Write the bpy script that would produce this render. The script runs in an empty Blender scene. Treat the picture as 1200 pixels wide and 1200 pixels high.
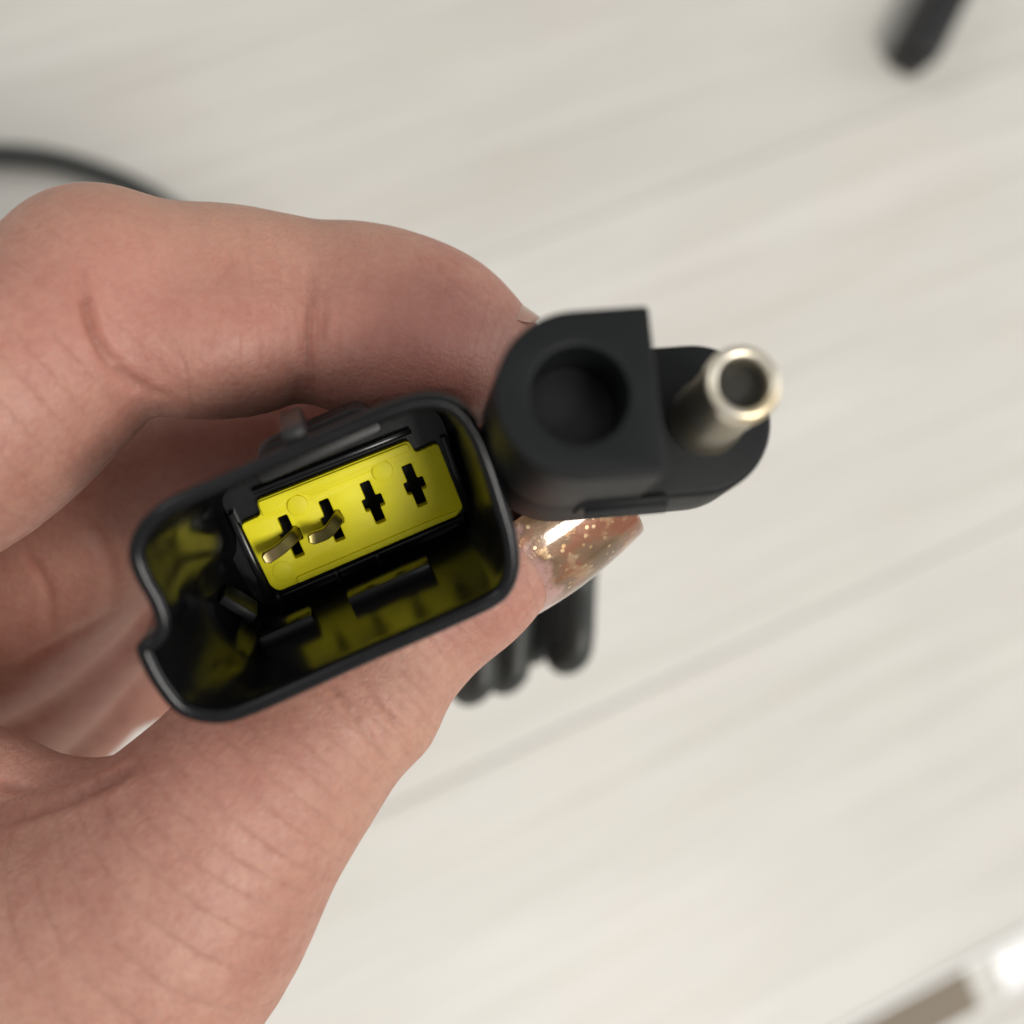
import bpy, bmesh, math, random
import numpy as np
from mathutils import Vector, Matrix, Quaternion
from mathutils import noise as mnoise

random.seed(3); np.random.seed(3)
sc = bpy.context.scene
COL = sc.collection

# ------------------------------------------------------------------ camera
FPX = 1600.0                       # focal length in pixels of the 1200 px photograph
FLOOR_D = 0.300                    # distance to the floor along the lens axis
TILT = math.radians(14)
dirx, diry = math.cos(math.radians(22)), math.sin(math.radians(22))
fwd = Vector((math.sin(TILT)*dirx, math.sin(TILT)*diry, -math.cos(TILT)))
CAMQ = Vector((0, 0, -1)).rotation_difference(fwd)
CAMP = -fwd*FLOOR_D
cam = bpy.data.cameras.new('camera')
camo = bpy.data.objects.new('camera', cam); COL.objects.link(camo)
camo.location = CAMP; camo.rotation_mode = 'QUATERNION'; camo.rotation_quaternion = CAMQ
cam.sensor_width = 36; cam.lens = 36*FPX/1200
cam.clip_start = 0.005; cam.clip_end = 50
cam.dof.use_dof = True; cam.dof.focus_distance = 0.1230; cam.dof.aperture_fstop = 48/3.5
sc.camera = camo
CM = Matrix.Translation(CAMP) @ CAMQ.to_matrix().to_4x4()
CMn = np.array(CM)

# ------------------------------------------------------------------ light
world = bpy.data.worlds.new('World'); sc.world = world; world.use_nodes = True
bg = world.node_tree.nodes['Background']
bg.inputs[0].default_value = (1.0, 0.99, 0.97, 1); bg.inputs[1].default_value = 0.54
def area(name, loc, target, size, power, col):
    l = bpy.data.lights.new(name, 'AREA'); l.shape = 'RECTANGLE'
    l.size, l.size_y = size; l.energy = power; l.color = col
    o = bpy.data.objects.new(name, l); COL.objects.link(o)
    o.location = loc
    o.rotation_euler = (Vector(target)-Vector(loc)).to_track_quat('-Z', 'Y').to_euler()
    return o
def dirw0(v): return (CAMQ @ Vector((v[0], -v[1], -v[2]))).normalized()
area('ceiling_lamp', tuple(dirw0((0.45, 0.28, -0.85))*2.0), (0, 0, 0.12), (0.55, 0.55), 26.6, (1.0, 0.965, 0.905))
area('window_light', (1.9, 0.25, 0.95), (0, 0, 0.1), (1.3, 1.1), 12.2, (1.0, 0.99, 0.97))
area('left_fill', (-1.5, 0.9, 1.6), (0, 0, 0.1), (0.8, 0.8), 6.8, (1.0, 0.97, 0.95))  # unseen fill lamp, added to brighten the upper left
sc.view_settings.view_transform = 'Standard'
sc.view_settings.look = 'None'
sc.view_settings.exposure = 0.0
sc.view_settings.gamma = 1.0
sc.view_settings.use_curve_mapping = False
sc.cycles.use_denoising = True
sc.cycles.max_bounces = 10

# ------------------------------------------------------------------ helpers
def cmm(px, py, z):                # pixel of the photograph + distance in mm -> camera millimetres (x right, y down, z away)
    return np.array([(px-600)*z/FPX, (py-600)*z/FPX, z], float)
def c2w(p):                        # camera mm -> world m
    p = np.atleast_2d(np.asarray(p, float))
    q = np.stack([p[:, 0], -p[:, 1], -p[:, 2]], 1)*0.001
    return q @ CMn[:3, :3].T + CMn[:3, 3]
def W(px, py, z): return Vector(c2w(cmm(px, py, z))[0])
def floor_at(px, py, h=0.0):       # where the sight line meets height h
    d = Vector(c2w(cmm(px, py, 100))[0]) - CAMP
    t = (h-CAMP.z)/d.z
    return CAMP + d*t
def dirw(v):
    v = Vector((v[0], -v[1], -v[2])); return (CAMQ @ v).normalized()

class Frame:                       # local millimetre frame with a world matrix
    def __init__(s, origin_cam, w_cam, u_cam):
        w = Vector(w_cam).normalized(); u = Vector(u_cam); u = (u-w*u.dot(w)).normalized()
        s.o = Vector(origin_cam)
        W_, U_ = dirw(w), dirw(u); V_ = W_.cross(U_).normalized()
        m = Matrix((U_, V_, W_)).transposed().to_4x4()
        s.m = Matrix.Translation(Vector(c2w(s.o)[0])) @ m @ Matrix.Scale(1, 4)
        s.w, s.u = w, u
        v = Vector(dirw(w)).cross(dirw(u))
        vc = (CAMQ.inverted() @ V_); s.v = Vector((vc.x, -vc.y, -vc.z))
    def plane_px(s, px, py, w=0.0):    # pixel -> (u, v) in the plane at local w (mm)
        d = Vector(cmm(px, py, 1.0)); o = s.o + s.w*w
        t = o.dot(s.w)/d.dot(s.w); p = d*t - o
        return (p.dot(s.u), p.dot(s.v))

def setp(o, label=None, cat=None, group=None, kind=None):
    if label: o['label'] = label
    if cat: o['category'] = cat
    if group: o['group'] = group
    if kind: o['kind'] = kind
    return o
def empty(name, mat, label, cat, group=None):
    o = bpy.data.objects.new(name, None); COL.objects.link(o); o.matrix_world = mat
    o.empty_display_size = 0.01
    return setp(o, label, cat, group)
def link(name, me, mat, parent=None, smooth=True, mw=None):
    o = bpy.data.objects.new(name, me); COL.objects.link(o)
    if mat is not None: me.materials.clear(); me.materials.append(mat)
    if parent is not None: o.parent = parent
    if mw is not None: o.matrix_world = mw
    if smooth and len(me.polygons): me.polygons.foreach_set('use_smooth', [True]*len(me.polygons))
    return o
def mesh_np(name, v, f):
    me = bpy.data.meshes.new(name); me.from_pydata([tuple(x) for x in np.asarray(v, float)], [], f); me.update(); return me
MMS = 0.001
def mm(v): return np.asarray(v, float)*MMS
def sharp(me, deg=35):
    bm = bmesh.new(); bm.from_mesh(me)
    for e in bm.edges:
        if len(e.link_faces) == 2 and e.calc_face_angle(0) > math.radians(deg): e.smooth = False
    bm.to_mesh(me); bm.free(); return me
def loft(name, rings, cap0=False, cap1=False):
    n = len(rings[0]); V = np.concatenate([np.asarray(r, float) for r in rings])*MMS; F = []
    for i in range(len(rings)-1):
        for j in range(n):
            k = (j+1) % n
            F.append((i*n+j, i*n+k, (i+1)*n+k, (i+1)*n+j))
    if cap0: F.append(tuple(range(n))[::-1])
    if cap1: F.append(tuple(range((len(rings)-1)*n, len(rings)*n)))
    me = mesh_np(name, V, F)
    bm = bmesh.new(); bm.from_mesh(me); bmesh.ops.recalc_face_normals(bm, faces=bm.faces); bm.to_mesh(me); bm.free()
    return me
def plate(name, polys, z0, z1, bevel=0.0, res=2):      # 2-D outlines (first solid, others holes) extruded from z0 to z1, mm
    cu = bpy.data.curves.new(name, 'CURVE'); cu.dimensions = '2D'; cu.fill_mode = 'BOTH'
    h = (z1-z0)/2
    cu.extrude = max(1e-6, (h-bevel))*MMS; cu.bevel_depth = bevel*MMS; cu.bevel_resolution = res
    cu.offset = -bevel*MMS
    for p in polys:
        s = cu.splines.new('POLY'); s.points.add(len(p)-1); s.use_cyclic_u = True
        for i, q in enumerate(p): s.points[i].co = (q[0]*MMS, q[1]*MMS, 0, 1)
    o = bpy.data.objects.new(name, cu); COL.objects.link(o)
    dg = bpy.context.evaluated_depsgraph_get()
    me = bpy.data.meshes.new_from_object(o.evaluated_get(dg)); me.name = name
    bpy.data.objects.remove(o); bpy.data.curves.remove(cu)
    me.transform(Matrix.Translation((0, 0, (z0+z1)/2*MMS)))
    bm = bmesh.new(); bm.from_mesh(me); bmesh.ops.remove_doubles(bm, verts=bm.verts, dist=1e-6)
    bmesh.ops.recalc_face_normals(bm, faces=bm.faces); bm.to_mesh(me); bm.free()
    return sharp(me, 30)
def box(name, c, s, bev=0.1, rotz=0):
    bm = bmesh.new(); bmesh.ops.create_cube(bm, size=1)
    bmesh.ops.scale(bm, vec=[x*MMS for x in s], verts=bm.verts)
    if bev: bmesh.ops.bevel(bm, geom=bm.edges[:], offset=bev*MMS, segments=2, affect='EDGES', profile=0.5)
    bmesh.ops.rotate(bm, cent=(0, 0, 0), matrix=Matrix.Rotation(rotz, 3, 'Z'), verts=bm.verts)
    bmesh.ops.translate(bm, vec=[x*MMS for x in c], verts=bm.verts)
    me = bpy.data.meshes.new(name); bm.to_mesh(me); bm.free(); return sharp(me, 40)
def catmull(P, n=8):
    P = np.asarray(P, float); out = []
    Q = np.vstack([2*P[0]-P[1], P, 2*P[-1]-P[-2]])
    for i in range(1, len(Q)-2):
        a, b, c, d = Q[i-1], Q[i], Q[i+1], Q[i+2]
        for t in np.linspace(0, 1, n, endpoint=False):
            out.append(0.5*((2*b)+(-a+c)*t+(2*a-5*b+4*c-d)*t*t+(-a+3*b-3*c+d)*t**3))
    out.append(Q[-2]); return np.array(out)
def closed_catmull(P, n=6):
    P = np.asarray(P, float); m = len(P); out = []
    for i in range(m):
        a, b, c, d = P[i-1], P[i], P[(i+1) % m], P[(i+2) % m]
        for t in np.linspace(0, 1, n, endpoint=False):
            out.append(0.5*((2*b)+(-a+c)*t+(2*a-5*b+4*c-d)*t*t+(-a+3*b-3*c+d)*t**3))
    return np.array(out)
def resample(P, n):
    P = np.asarray(P, float); Q = np.vstack([P, P[:1]])
    s = np.r_[0, np.cumsum(np.linalg.norm(np.diff(Q, axis=0), axis=1))]
    t = np.linspace(0, s[-1], n, endpoint=False)
    return np.stack([np.interp(t, s, Q[:, k]) for k in range(Q.shape[1])], 1)
def offset_poly(P, d):             # inward for positive d
    P = np.asarray(P, float)
    T = np.roll(P, -1, 0)-np.roll(P, 1, 0); T /= np.linalg.norm(T, axis=1)[:, None]
    N = np.stack([-T[:, 1], T[:, 0]], 1)
    area_ = 0.5*np.sum(P[:, 0]*np.roll(P[:, 1], -1)-np.roll(P[:, 0], -1)*P[:, 1])
    return P + N*d*(1 if area_ > 0 else -1)
def tube_world(name, pts, r, nseg=16, cap=True):       # pts world metres
    pts = [Vector(p) for p in pts]; V = []; F = []
    up = Vector((0.3, 0.2, 1)).normalized(); prev = None
    for i, p in enumerate(pts):
        t = (pts[min(i+1, len(pts)-1)]-pts[max(i-1, 0)]).normalized()
        if prev is None: prev = up.cross(t).normalized() if abs(up.dot(t)) < .95 else Vector((1, 0, 0)).cross(t).normalized()
        n = (prev-t*prev.dot(t)).normalized(); b = t.cross(n); prev = n
        for k in range(nseg):
            a = 2*math.pi*k/nseg; V.append(p+(n*math.cos(a)+b*math.sin(a))*r)
    m = len(pts)
    for i in range(m-1):
        for k in range(nseg):
            j = (k+1) % nseg; F.append((i*nseg+k, i*nseg+j, (i+1)*nseg+j, (i+1)*nseg+k))
    if cap:
        F.append(tuple(range(nseg))[::-1]); F.append(tuple(range((m-1)*nseg, m*nseg)))
    return mesh_np(name, V, F)
def rehome(me, origin):
    me.transform(Matrix.Translation(-Vector(origin))); return Matrix.Translation(Vector(origin))

# ------------------------------------------------------------------ materials
def nt(name):
    m = bpy.data.materials.new(name); m.use_nodes = True
    t = m.node_tree; b = t.nodes['Principled BSDF']; return m, t, b
def N(t, typ, **kw):
    n = t.nodes.new(typ)
    for k, v in kw.items():
        if k in n.inputs: n.inputs[k].default_value = v
        else: setattr(n, k, v)
    return n
def ramp(t, stops, fac=None):
    r = t.nodes.new('ShaderNodeValToRGB'); e = r.color_ramp.elements
    while len(e) < len(stops): e.new(0.5)
    for el, (p, c) in zip(e, stops): el.position = p; el.color = (*c, 1) if len(c) == 3 else c
    if fac is not None: t.links.new(fac, r.inputs[0])
    return r
def mixc(t, fac, a, b, mode='MIX'):
    n = t.nodes.new('ShaderNodeMix'); n.data_type = 'RGBA'; n.blend_type = mode
    for sock, v in ((n.inputs[0], fac), (n.inputs[6], a), (n.inputs[7], b)):
        if hasattr(v, 'is_output'): t.links.new(v, sock)
        else: sock.default_value = v if not isinstance(v, tuple) or len(v) == 4 else (*v, 1)
    return n.outputs[2]
def math_(t, op, a, b=None, c=None):
    n = t.nodes.new('ShaderNodeMath'); n.operation = op
    for i, v in enumerate((a, b, c)):
        if v is None: continue
        if hasattr(v, 'is_output'): t.links.new(v, n.inputs[i])
        else: n.inputs[i].default_value = v
    return n.outputs[0]
def objcoord(t, scale=(1, 1, 1), rot=(0, 0, 0), loc=(0, 0, 0)):
    c = t.nodes.new('ShaderNodeTexCoord'); m = t.nodes.new('ShaderNodeMapping')
    m.inputs['Scale'].default_value = scale; m.inputs['Rotation'].default_value = rot; m.inputs['Location'].default_value = loc
    t.links.new(c.outputs['Object'], m.inputs[0]); return m.outputs[0]
def bump(t, h, strength, dist, normal=None):
    b = t.nodes.new('ShaderNodeBump'); b.inputs['Strength'].default_value = strength; b.inputs['Distance'].default_value = dist
    t.links.new(h, b.inputs['Height'])
    if normal is not None: t.links.new(normal, b.inputs['Normal'])
    return b.outputs[0]

def plastic(name, col, rough, grain=0.0, gscale=3000, spec=0.5, var=0.25):
    m, t, b = nt(name)
    co = objcoord(t)
    n1 = N(t, 'ShaderNodeTexNoise', Scale=350.0, Detail=5.0); t.links.new(co, n1.inputs['Vector'])
    c = mixc(t, n1.outputs['Fac'], tuple(x*(1-var) for x in col), tuple(x*(1+var) for x in col))
    t.links.new(c, b.inputs['Base Color'])
    r = math_(t, 'MULTIPLY_ADD', n1.outputs['Fac'], 0.18, rough-0.09); t.links.new(r, b.inputs['Roughness'])
    b.inputs['Specular IOR Level'].default_value = spec
    if grain:
        n2 = N(t, 'ShaderNodeTexNoise', Scale=float(gscale), Detail=3.0); t.links.new(co, n2.inputs['Vector'])
        t.links.new(bump(t, n2.outputs['Fac'], grain, 0.0001), b.inputs['Normal'])
    return m
M_SHROUD = plastic('black_glossy_plastic', (0.0045, 0.0045, 0.0055), 0.20, 0.03, 1500, 0.25)
M_BLACK = plastic('black_satin_plastic', (0.009, 0.009, 0.010), 0.42, 0.10, 4000, 0.35)
M_SAE = plastic('black_moulded_rubber', (0.0058, 0.0068, 0.0076), 0.50, 0.35, 5200, 0.2)
M_CABLE = plastic('black_cable_jacket', (0.022, 0.024, 0.022), 0.5, 0.1, 2500)
M_RIB = plastic('black_rib_plastic', (0.0045, 0.0045, 0.0055), 0.42, 0.05, 3000, 0.15)
M_BORE_SHADE = plastic('bore_shade', (0.012, 0.012, 0.008), 0.6)
M_SLOT_SHADE = plastic('slot_shade', (0.004, 0.004, 0.0045), 0.6)

def mat_yellow():
    m, t, b = nt('yellow_insert_plastic')
    co = objcoord(t)
    n = N(t, 'ShaderNodeTexNoise', Scale=260.0, Detail=4.0); t.links.new(co, n.inputs['Vector'])
    r = ramp(t, [(0.3, (0.80, 0.71, 0.006)), (0.7, (0.88, 0.80, 0.014))], n.outputs['Fac'])
    t.links.new(r.outputs[0], b.inputs['Base Color'])
    b.inputs['Roughness'].default_value = 0.5; b.inputs['Specular IOR Level'].default_value = 0.3
    b.inputs['Subsurface Weight'].default_value = 0.25; b.inputs['Subsurface Radius'].default_value = (1, .9, .1); b.inputs['Subsurface Scale'].default_value = 0.0006
    n2 = N(t, 'ShaderNodeTexNoise', Scale=2600.0, Detail=2.0); t.links.new(co, n2.inputs['Vector'])
    t.links.new(bump(t, n2.outputs['Fac'], 0.12, 0.0001), b.inputs['Normal'])
    return m
M_YEL = mat_yellow()

def metal(name, col, rough, tint=None):
    m, t, b = nt(name)
    b.inputs['Metallic'].default_value = 1
    co = objcoord(t)
    n = N(t, 'ShaderNodeTexNoise', Scale=220.0, Detail=5.0); t.links.new(co, n.inputs['Vector'])
    c = ramp(t, [(0.35, col), (0.72, tint or col)], n.outputs['Fac'])
    t.links.new(c.outputs[0], b.inputs['Base Color'])
    r = math_(t, 'MULTIPLY_ADD', n.outputs['Fac'], 0.2, rough-0.1); t.links.new(r, b.inputs['Roughness'])
    return m
M_NICKEL = metal('nickel_plated_brass', (0.74, 0.71, 0.64), 0.34, (0.70, 0.58, 0.36))
M_BRASS = metal('dull_brass_pin', (0.34, 0.30, 0.09), 0.36, (0.22, 0.17, 0.09))

def mat_floor():
    m, t, b = nt('whitewashed_wood')
    oi = t.nodes.new('ShaderNodeObjectInfo')
    c = t.nodes.new('ShaderNodeTexCoord')
    add = t.nodes.new('ShaderNodeVectorMath'); add.operation = 'ADD'
    sc_ = t.nodes.new('ShaderNodeVectorMath'); sc_.operation = 'SCALE'
    comb = t.nodes.new('ShaderNodeCombineXYZ')
    t.links.new(oi.outputs['Random'], comb.inputs[0]); t.links.new(oi.outputs['Random'], comb.inputs[1])
    t.links.new(comb.outputs[0], sc_.inputs[0]); sc_.inputs['Scale'].default_value = 7.3
    t.links.new(c.outputs['Object'], add.inputs[0]); t.links.new(sc_.outputs[0], add.inputs[1])
    def streak(sx, sy, det, dist=0.0):
        mp = t.nodes.new('ShaderNodeMapping'); mp.inputs['Scale'].default_value = (sx, sy, 1); t.links.new(add.outputs[0], mp.inputs[0])
        n = N(t, 'ShaderNodeTexNoise', Scale=1.0, Detail=det, Distortion=dist); n.inputs['Roughness'].default_value = 0.6
        t.links.new(mp.outputs[0], n.inputs['Vector']); return n.outputs['Fac']
    fine = streak(10, 240, 5); broad = streak(5.0, 52, 4, 0.8); mott = streak(16, 24, 4)
    base = ramp(t, [(0.30, (0.457, 0.440, 0.393)), (0.5, (0.510, 0.497, 0.452)), (0.70, (0.590, 0.579, 0.547))], broad)
    c2 = mixc(t, 0.42, base.outputs[0], ramp(t, [(0.35, (0.401, 0.387, 0.353)), (0.65, (0.650, 0.643, 0.617))], fine).outputs[0])
    c3 = mixc(t, 0.38, c2, ramp(t, [(0.35, (0.514, 0.474, 0.441)), (0.7, (0.559, 0.560, 0.507))], mott).outputs[0])
    v = math_(t, 'MULTIPLY_ADD', oi.outputs['Random'], 0.07, 0.955)
    c4 = t.nodes.new('ShaderNodeVectorMath'); c4.operation = 'SCALE'; t.links.new(c3, c4.inputs[0]); t.links.new(v, c4.inputs['Scale'])
    t.links.new(c4.outputs[0], b.inputs['Base Color'])
    b.inputs['Roughness'].default_value = 0.42
    t.links.new(bump(t, fine, 0.12, 0.0006), b.inputs['Normal'])
    return m
M_FLOOR = mat_floor()

# ------------------------------------------------------------------ floor of planks
seam_a0, seam_a1 = floor_at(540, 311), floor_at(1200, 72)
seam_b0 = floor_at(640, 862)
ang = math.atan2(seam_a1.y-seam_a0.y, seam_a1.x-seam_a0.x)
ex = Vector((math.cos(ang), math.sin(ang), 0)); ey = Vector((-ex.y, ex.x, 0))
ya, yb = seam_a0.dot(ey), seam_b0.dot(ey)
PW = abs(ya-yb)
fl = bpy.data.meshes.new('floor'); s_ = 3.0
fl.from_pydata([(-s_, -s_, 0), (s_, -s_, 0), (s_, s_, 0), (-s_, s_, 0)], [], [(0, 1, 2, 3)])
floor = link('floor', fl, plastic('subfloor', (0.30, 0.28, 0.25), 0.7), smooth=False)
floor.location.z = -0.0060
bpy.context.view_layer.update()
setp(floor, kind='structure')
PL = 1.2
me_pl = box('plank', (0, 0, 0), (PL*1000-0.3, PW*1000-0.15, 4.0), 0.35)
rot = Matrix.Rotation(ang, 4, 'Z')
for i in range(-7, 8):
    for j in range(-1, 2):
        yc = ya + (i-0.5)*PW
        xc = j*PL + ((i*0.37) % 1)*0.4 - 0.2
        o = link('plank', me_pl, M_FLOOR if i == -7 and j == -1 else None, floor, smooth=False)
        o.matrix_world = Matrix.Translation(ex*xc+ey*yc+Vector((0, 0, -0.0020))) @ rot
bpy.context.view_layer.update()

# ------------------------------------------------------------------ multi-pin connector
CF = Frame((-13.6, 3.6, 104.0), (3.3, 4.7, -19.0), (0.92, -0.39, 0))
rim_px = [(149,655),(154,628),(172,603),(200,583),(260,557),(330,526),(400,496),(450,475),(488,463),(520,463),(547,477),(568,507),(583,545),(597,590),(608,630),(611,665),(603,693),(585,712),(540,734),(480,760),(420,786),(350,818),(300,840),(265,851),(230,849),(202,836),(179,808),(166,785),(158,765),(162,755),(175,746),(181,735),(174,711),(158,682)]
rim = np.array([CF.plane_px(*p) for p in rim_px])
rim = resample(closed_catmull(rim, 6), 200)
def r3(P, w): P = np.asarray(P); return np.c_[P, np.full(len(P), w)]
conn = empty('pin_connector', CF.m, 'black rectangular plug shell with yellow four-slot insert, held between finger and thumb', 'connector')
WT = 1.35; DEPTH = 19.5
inner = offset_poly(rim, WT)
umin = inner[:, 0].min()
VLOW = 1 if CF.v.y > 0 else -1
VMID = (rim[:, 1].min()+rim[:, 1].max())/2; HS = (rim[:, 1].max()-rim[:, 1].min())/2
def taper(P, w):                   # the upper side closes in towards the back
    P = np.array(P, float); m = (P[:, 1]-VMID)*VLOW < 0
    P[m, 1] = VMID+(P[m, 1]-VMID)*(HS-0.2*min(-w, 26))/HS; return P
def backring(P, f):
    P = P.copy(); u0 = -5.0; k = 1-(1-(CF.plane_px(262, 650, -DEPTH)[0]-u0)/(umin-u0))*f
    m = P[:, 0] < u0; P[m, 0] = u0+(P[m, 0]-u0)*k; return P
rings = [r3(offset_poly(rim, 1.1), -29.0), r3(offset_poly(rim, 0.7), -28.5), r3(offset_poly(rim, 0.7), -17.0), r3(offset_poly(rim, 0.15), -16.0), r3(rim, -15), r3(rim, -11), r3(rim, -8), r3(rim, -5), r3(rim, -3), r3(rim, -0.75)]
for a in np.linspace(0, math.pi, 9)[1:-1]:
    rings.append(r3(offset_poly(rim, WT/2-WT/2*math.cos(a)), -0.75+0.75*math.sin(a)))
rings.append(r3(inner, -0.75))
for f in (0.1, 0.2, 0.3, 0.4, 0.6, 0.8, 0.94): rings.append(r3(backring(inner, f), -DEPTH*f))
rings.append(r3(offset_poly(backring(inner, 1), 0.25), -DEPTH*0.985))
rings.append(r3(offset_poly(backring(inner, 1), 0.5), -DEPTH))
rings.append(r3(offset_poly(backring(inner, 1), 0.9), -26.5))
def smooth_by_depth(r):
    P = r[:, :2].copy(); n = int(np.clip((-r[0, 2]-1.5)/8, 0, 1)*70)
    for _ in range(n):
        Q = P+0.5*(0.5*(np.roll(P, 1, 0)+np.roll(P, -1, 0))-P); m = P[:, 0:1] < rim[:, 0].min()+6.5; P = np.where(m, Q, P)
    return np.c_[P, r[:, 2]]
rings = [smooth_by_depth(r) for r in rings]
rings = [np.c_[taper(r[:, :2], min(0, r[0, 2]+0.75)), r[:, 2]] for r in rings]
sh = loft('shroud', rings, True, True)
link('shroud', sharp(sh, 27), M_SHROUD, conn)

# yellow insert
FW = -DEPTH+0.9
def face(P): return [CF.plane_px(x, y, FW) for x, y in P]
def rounded(P, r=0.3, n=3):
    out = []; m = len(P)
    for i in range(m):
        a, b, c = np.array(P[i-1]), np.array(P[i]), np.array(P[(i+1) % m])
        l = min(r, .45*np.linalg.norm(a-b), .45*np.linalg.norm(c-b))
        p, q = b+(a-b)/np.linalg.norm(a-b)*l, b+(c-b)/np.linalg.norm(c-b)*l
        for t in np.linspace(0, 1, n): out.append(tuple((1-t)**2*p+2*t*(1-t)*b+t*t*q))
    return out
yel = rounded(face([(282,615),(306,604),(300,587),(479,516),(487,531),(513,519),(543,595),(537,604),(327,693),(317,687)]), 0.35)
slot_c = [CF.plane_px(x, y, FW) for x, y in ((341,629),(389,610),(437,589),(486,569))]
ex2 = np.array(slot_c[3])-np.array(slot_c[0]); ex2 /= np.linalg.norm(ex2); ey2 = np.array([-ex2[1], ex2[0]])
def slot_poly(c, k=1.0):
    pts = [(-.48,-2.05),(.48,-2.05),(.48,-.62),(.98,-.62),(.98,.55),(.48,.55),(.48,2.05),(-.48,2.05),(-.48,.55),(-.9,.55),(-.9,-.62),(-.48,-.62)]
    return rounded([tuple(np.array(c)+ex2*a*k+ey2*b*k) for a, b in pts], 0.10, 2)
back_out = taper(smooth_by_depth(r3(offset_poly(backring(inner, 1), 0.45), -DEPTH))[:, :2], -DEPTH+0.75)
back_out = back_out if np.sum(back_out[:, 0]*np.roll(back_out[:, 1], -1)-np.roll(back_out[:, 0], -1)*back_out[:, 1]) > 0 else back_out[::-1]
link('back_plate', plate('back_plate', [[tuple(p) for p in back_out], [tuple(p) for p in offset_poly(resample(np.array(yel), 120), 0.12)]], -DEPTH-0.9, -DEPTH, 0.0), M_SHROUD, conn)
ins = link('insert', plate('insert', [yel]+[slot_poly(c) for c in slot_c], FW-1.3, FW, 0.10), M_YEL, conn)
def disc(c, r, n=24): return [(c[0]+r*math.cos(2*math.pi*k/n), c[1]+r*math.sin(2*math.pi*k/n)) for k in range(n)]
for p in ((349,592),(448,552)):
    link('boss', plate('boss', [disc(CF.plane_px(*p, FW), 0.95)], FW-0.2, FW+0.22, 0.08), M_YEL, ins)
link('gate_mark', plate('gate_mark', [disc(CF.plane_px(331, 669, FW), 0.9)], FW-0.2, FW+0.07, 0.04), M_YEL, ins)
strip = rounded(face([(347,676),(349,683),(535,604),(540,596),(512,606)]), 0.2)
link('insert_ridge', plate('insert_ridge', [strip], FW-0.2, FW+0.30, 0.1), M_YEL, ins)
tops = rounded(face([(302,588),(477,519),(481,528),(437,546),(434,552),(365,581),(352,577),(337,585),(333,594),(308,605)]), 0.2)
link('insert_ledge', plate('insert_ledge', [tops], FW-0.2, FW+0.26, 0.1), M_YEL, ins)
# dark plate behind the slots, its colour stands in for shade in their depth
cen = np.mean(slot_c, 0)
link('slot_shade_plate', box('slot_shade_plate', (cen[0], cen[1], FW-6.0), (19.0, 5.4, 0.6), 0.05, math.atan2(ex2[1], ex2[0])), M_SLOT_SHADE, conn)
# two bent pins
for p0, pm, p1 in (((346,624), (330,642), (309,656)), ((396,605), (383,624), (362,632))):
    a = CF.plane_px(*p0, FW); b_ = CF.plane_px(*pm, FW+1.6); c_ = CF.plane_px(*p1, FW+2.6)
    pts = catmull([(a[0], a[1], FW-1.2), (*a, FW+0.5), (*b_, FW+1.6), (*c_, FW+2.6)], 6)
    rr = []
    for i, q in enumerate(pts):
        t = pts[min(i+1, len(pts)-1)]-pts[max(i-1, 0)]; t /= np.linalg.norm(t)
        s1 = np.cross(t, (0, 0, 1.0)); s1 = s1/np.linalg.norm(s1) if np.linalg.norm(s1) > .2 else np.array([*ey2, 0])
        s2 = np.cross(s1, t); k = 1.0 if i < len(pts)-1 else 0.6
        rr.append([q+(s1*a_*0.55+s2*b2*0.26)*k for a_, b2 in ((-1, -.7), (-.85, -1), (.85, -1), (1, -.7), (1, .7), (.85, 1), (-.85, 1), (-1, .7))])
    link('pin', sharp(loft('pin', rr, True, True), 25), M_BRASS, conn)
# black rails framing the insert
def rail(name, pa, pb, wd, h0, h1, par=conn):
    a, b_ = np.array(CF.plane_px(*pa, FW)), np.array(CF.plane_px(*pb, FW)); c = (a+b_)/2; d = b_-a
    return link(name, box(name, (c[0], c[1], FW+(h0+h1)/2), (np.linalg.norm(d), wd, h1-h0), 0.12, math.atan2(d[1], d[0])), M_SHROUD, par)
rail('frame_rail', (270,602), (314,697), 0.6, -1.2, 0.35)
rail('frame_rail', (322,704), (545,607), 0.5, -1.2, -0.1)
rail('frame_rail', (296,578), (482,505), 0.5, -1.2, 0.0)
rail('frame_rail', (551,600), (520,512), 0.6, -1.2, -0.2)
for p in ((324,694), (392,666), (440,646)):
    c = CF.plane_px(p[0]+4, p[1]+9, FW)
    link('rib', box('rib', (c[0], c[1], FW-0.3), (0.35, 1.3, 1.6), 0.06, math.atan2(ex2[1], ex2[0])), M_SHROUD, conn)
# wall lugs: a latch ledge on the lower wall, a key block on the left wall, a hook near the corner
def inner_at(u, side):             # v of the inner outline at u (side +1: larger v, -1: smaller)
    P = inner; seg = [(P[i], P[(i+1) % len(P)]) for i in range(len(P))]; vs = []
    for a, b_ in seg:
        if (a[0]-u)*(b_[0]-u) <= 0 and a[0] != b_[0]: vs.append(a[1]+(b_[1]-a[1])*(u-a[0])/(b_[0]-a[0]))
    return max(vs) if side > 0 else min(vs)
vlow = -1 if CF.v.y > 0 else 1     # sign of v that points to the bottom of the picture
LOW = 1 if CF.v.y > 0 else -1
bl = inner_at(2.5, LOW)
link('latch_ledge', box('latch_ledge', (2.6, bl-LOW*0.35, -12.2), (7.6, 1.5, 2.6), 0.15), M_SHROUD, conn)
kr = CF.plane_px(279, 714, -13.0)
link('clip_rib', box('clip_rib', (kr[0], kr[1], -15.0), (0.9, 3.4, 4.0), 0.15, -0.55*LOW), M_RIB, conn)
hk = inner_at(-7.5, LOW)
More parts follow.
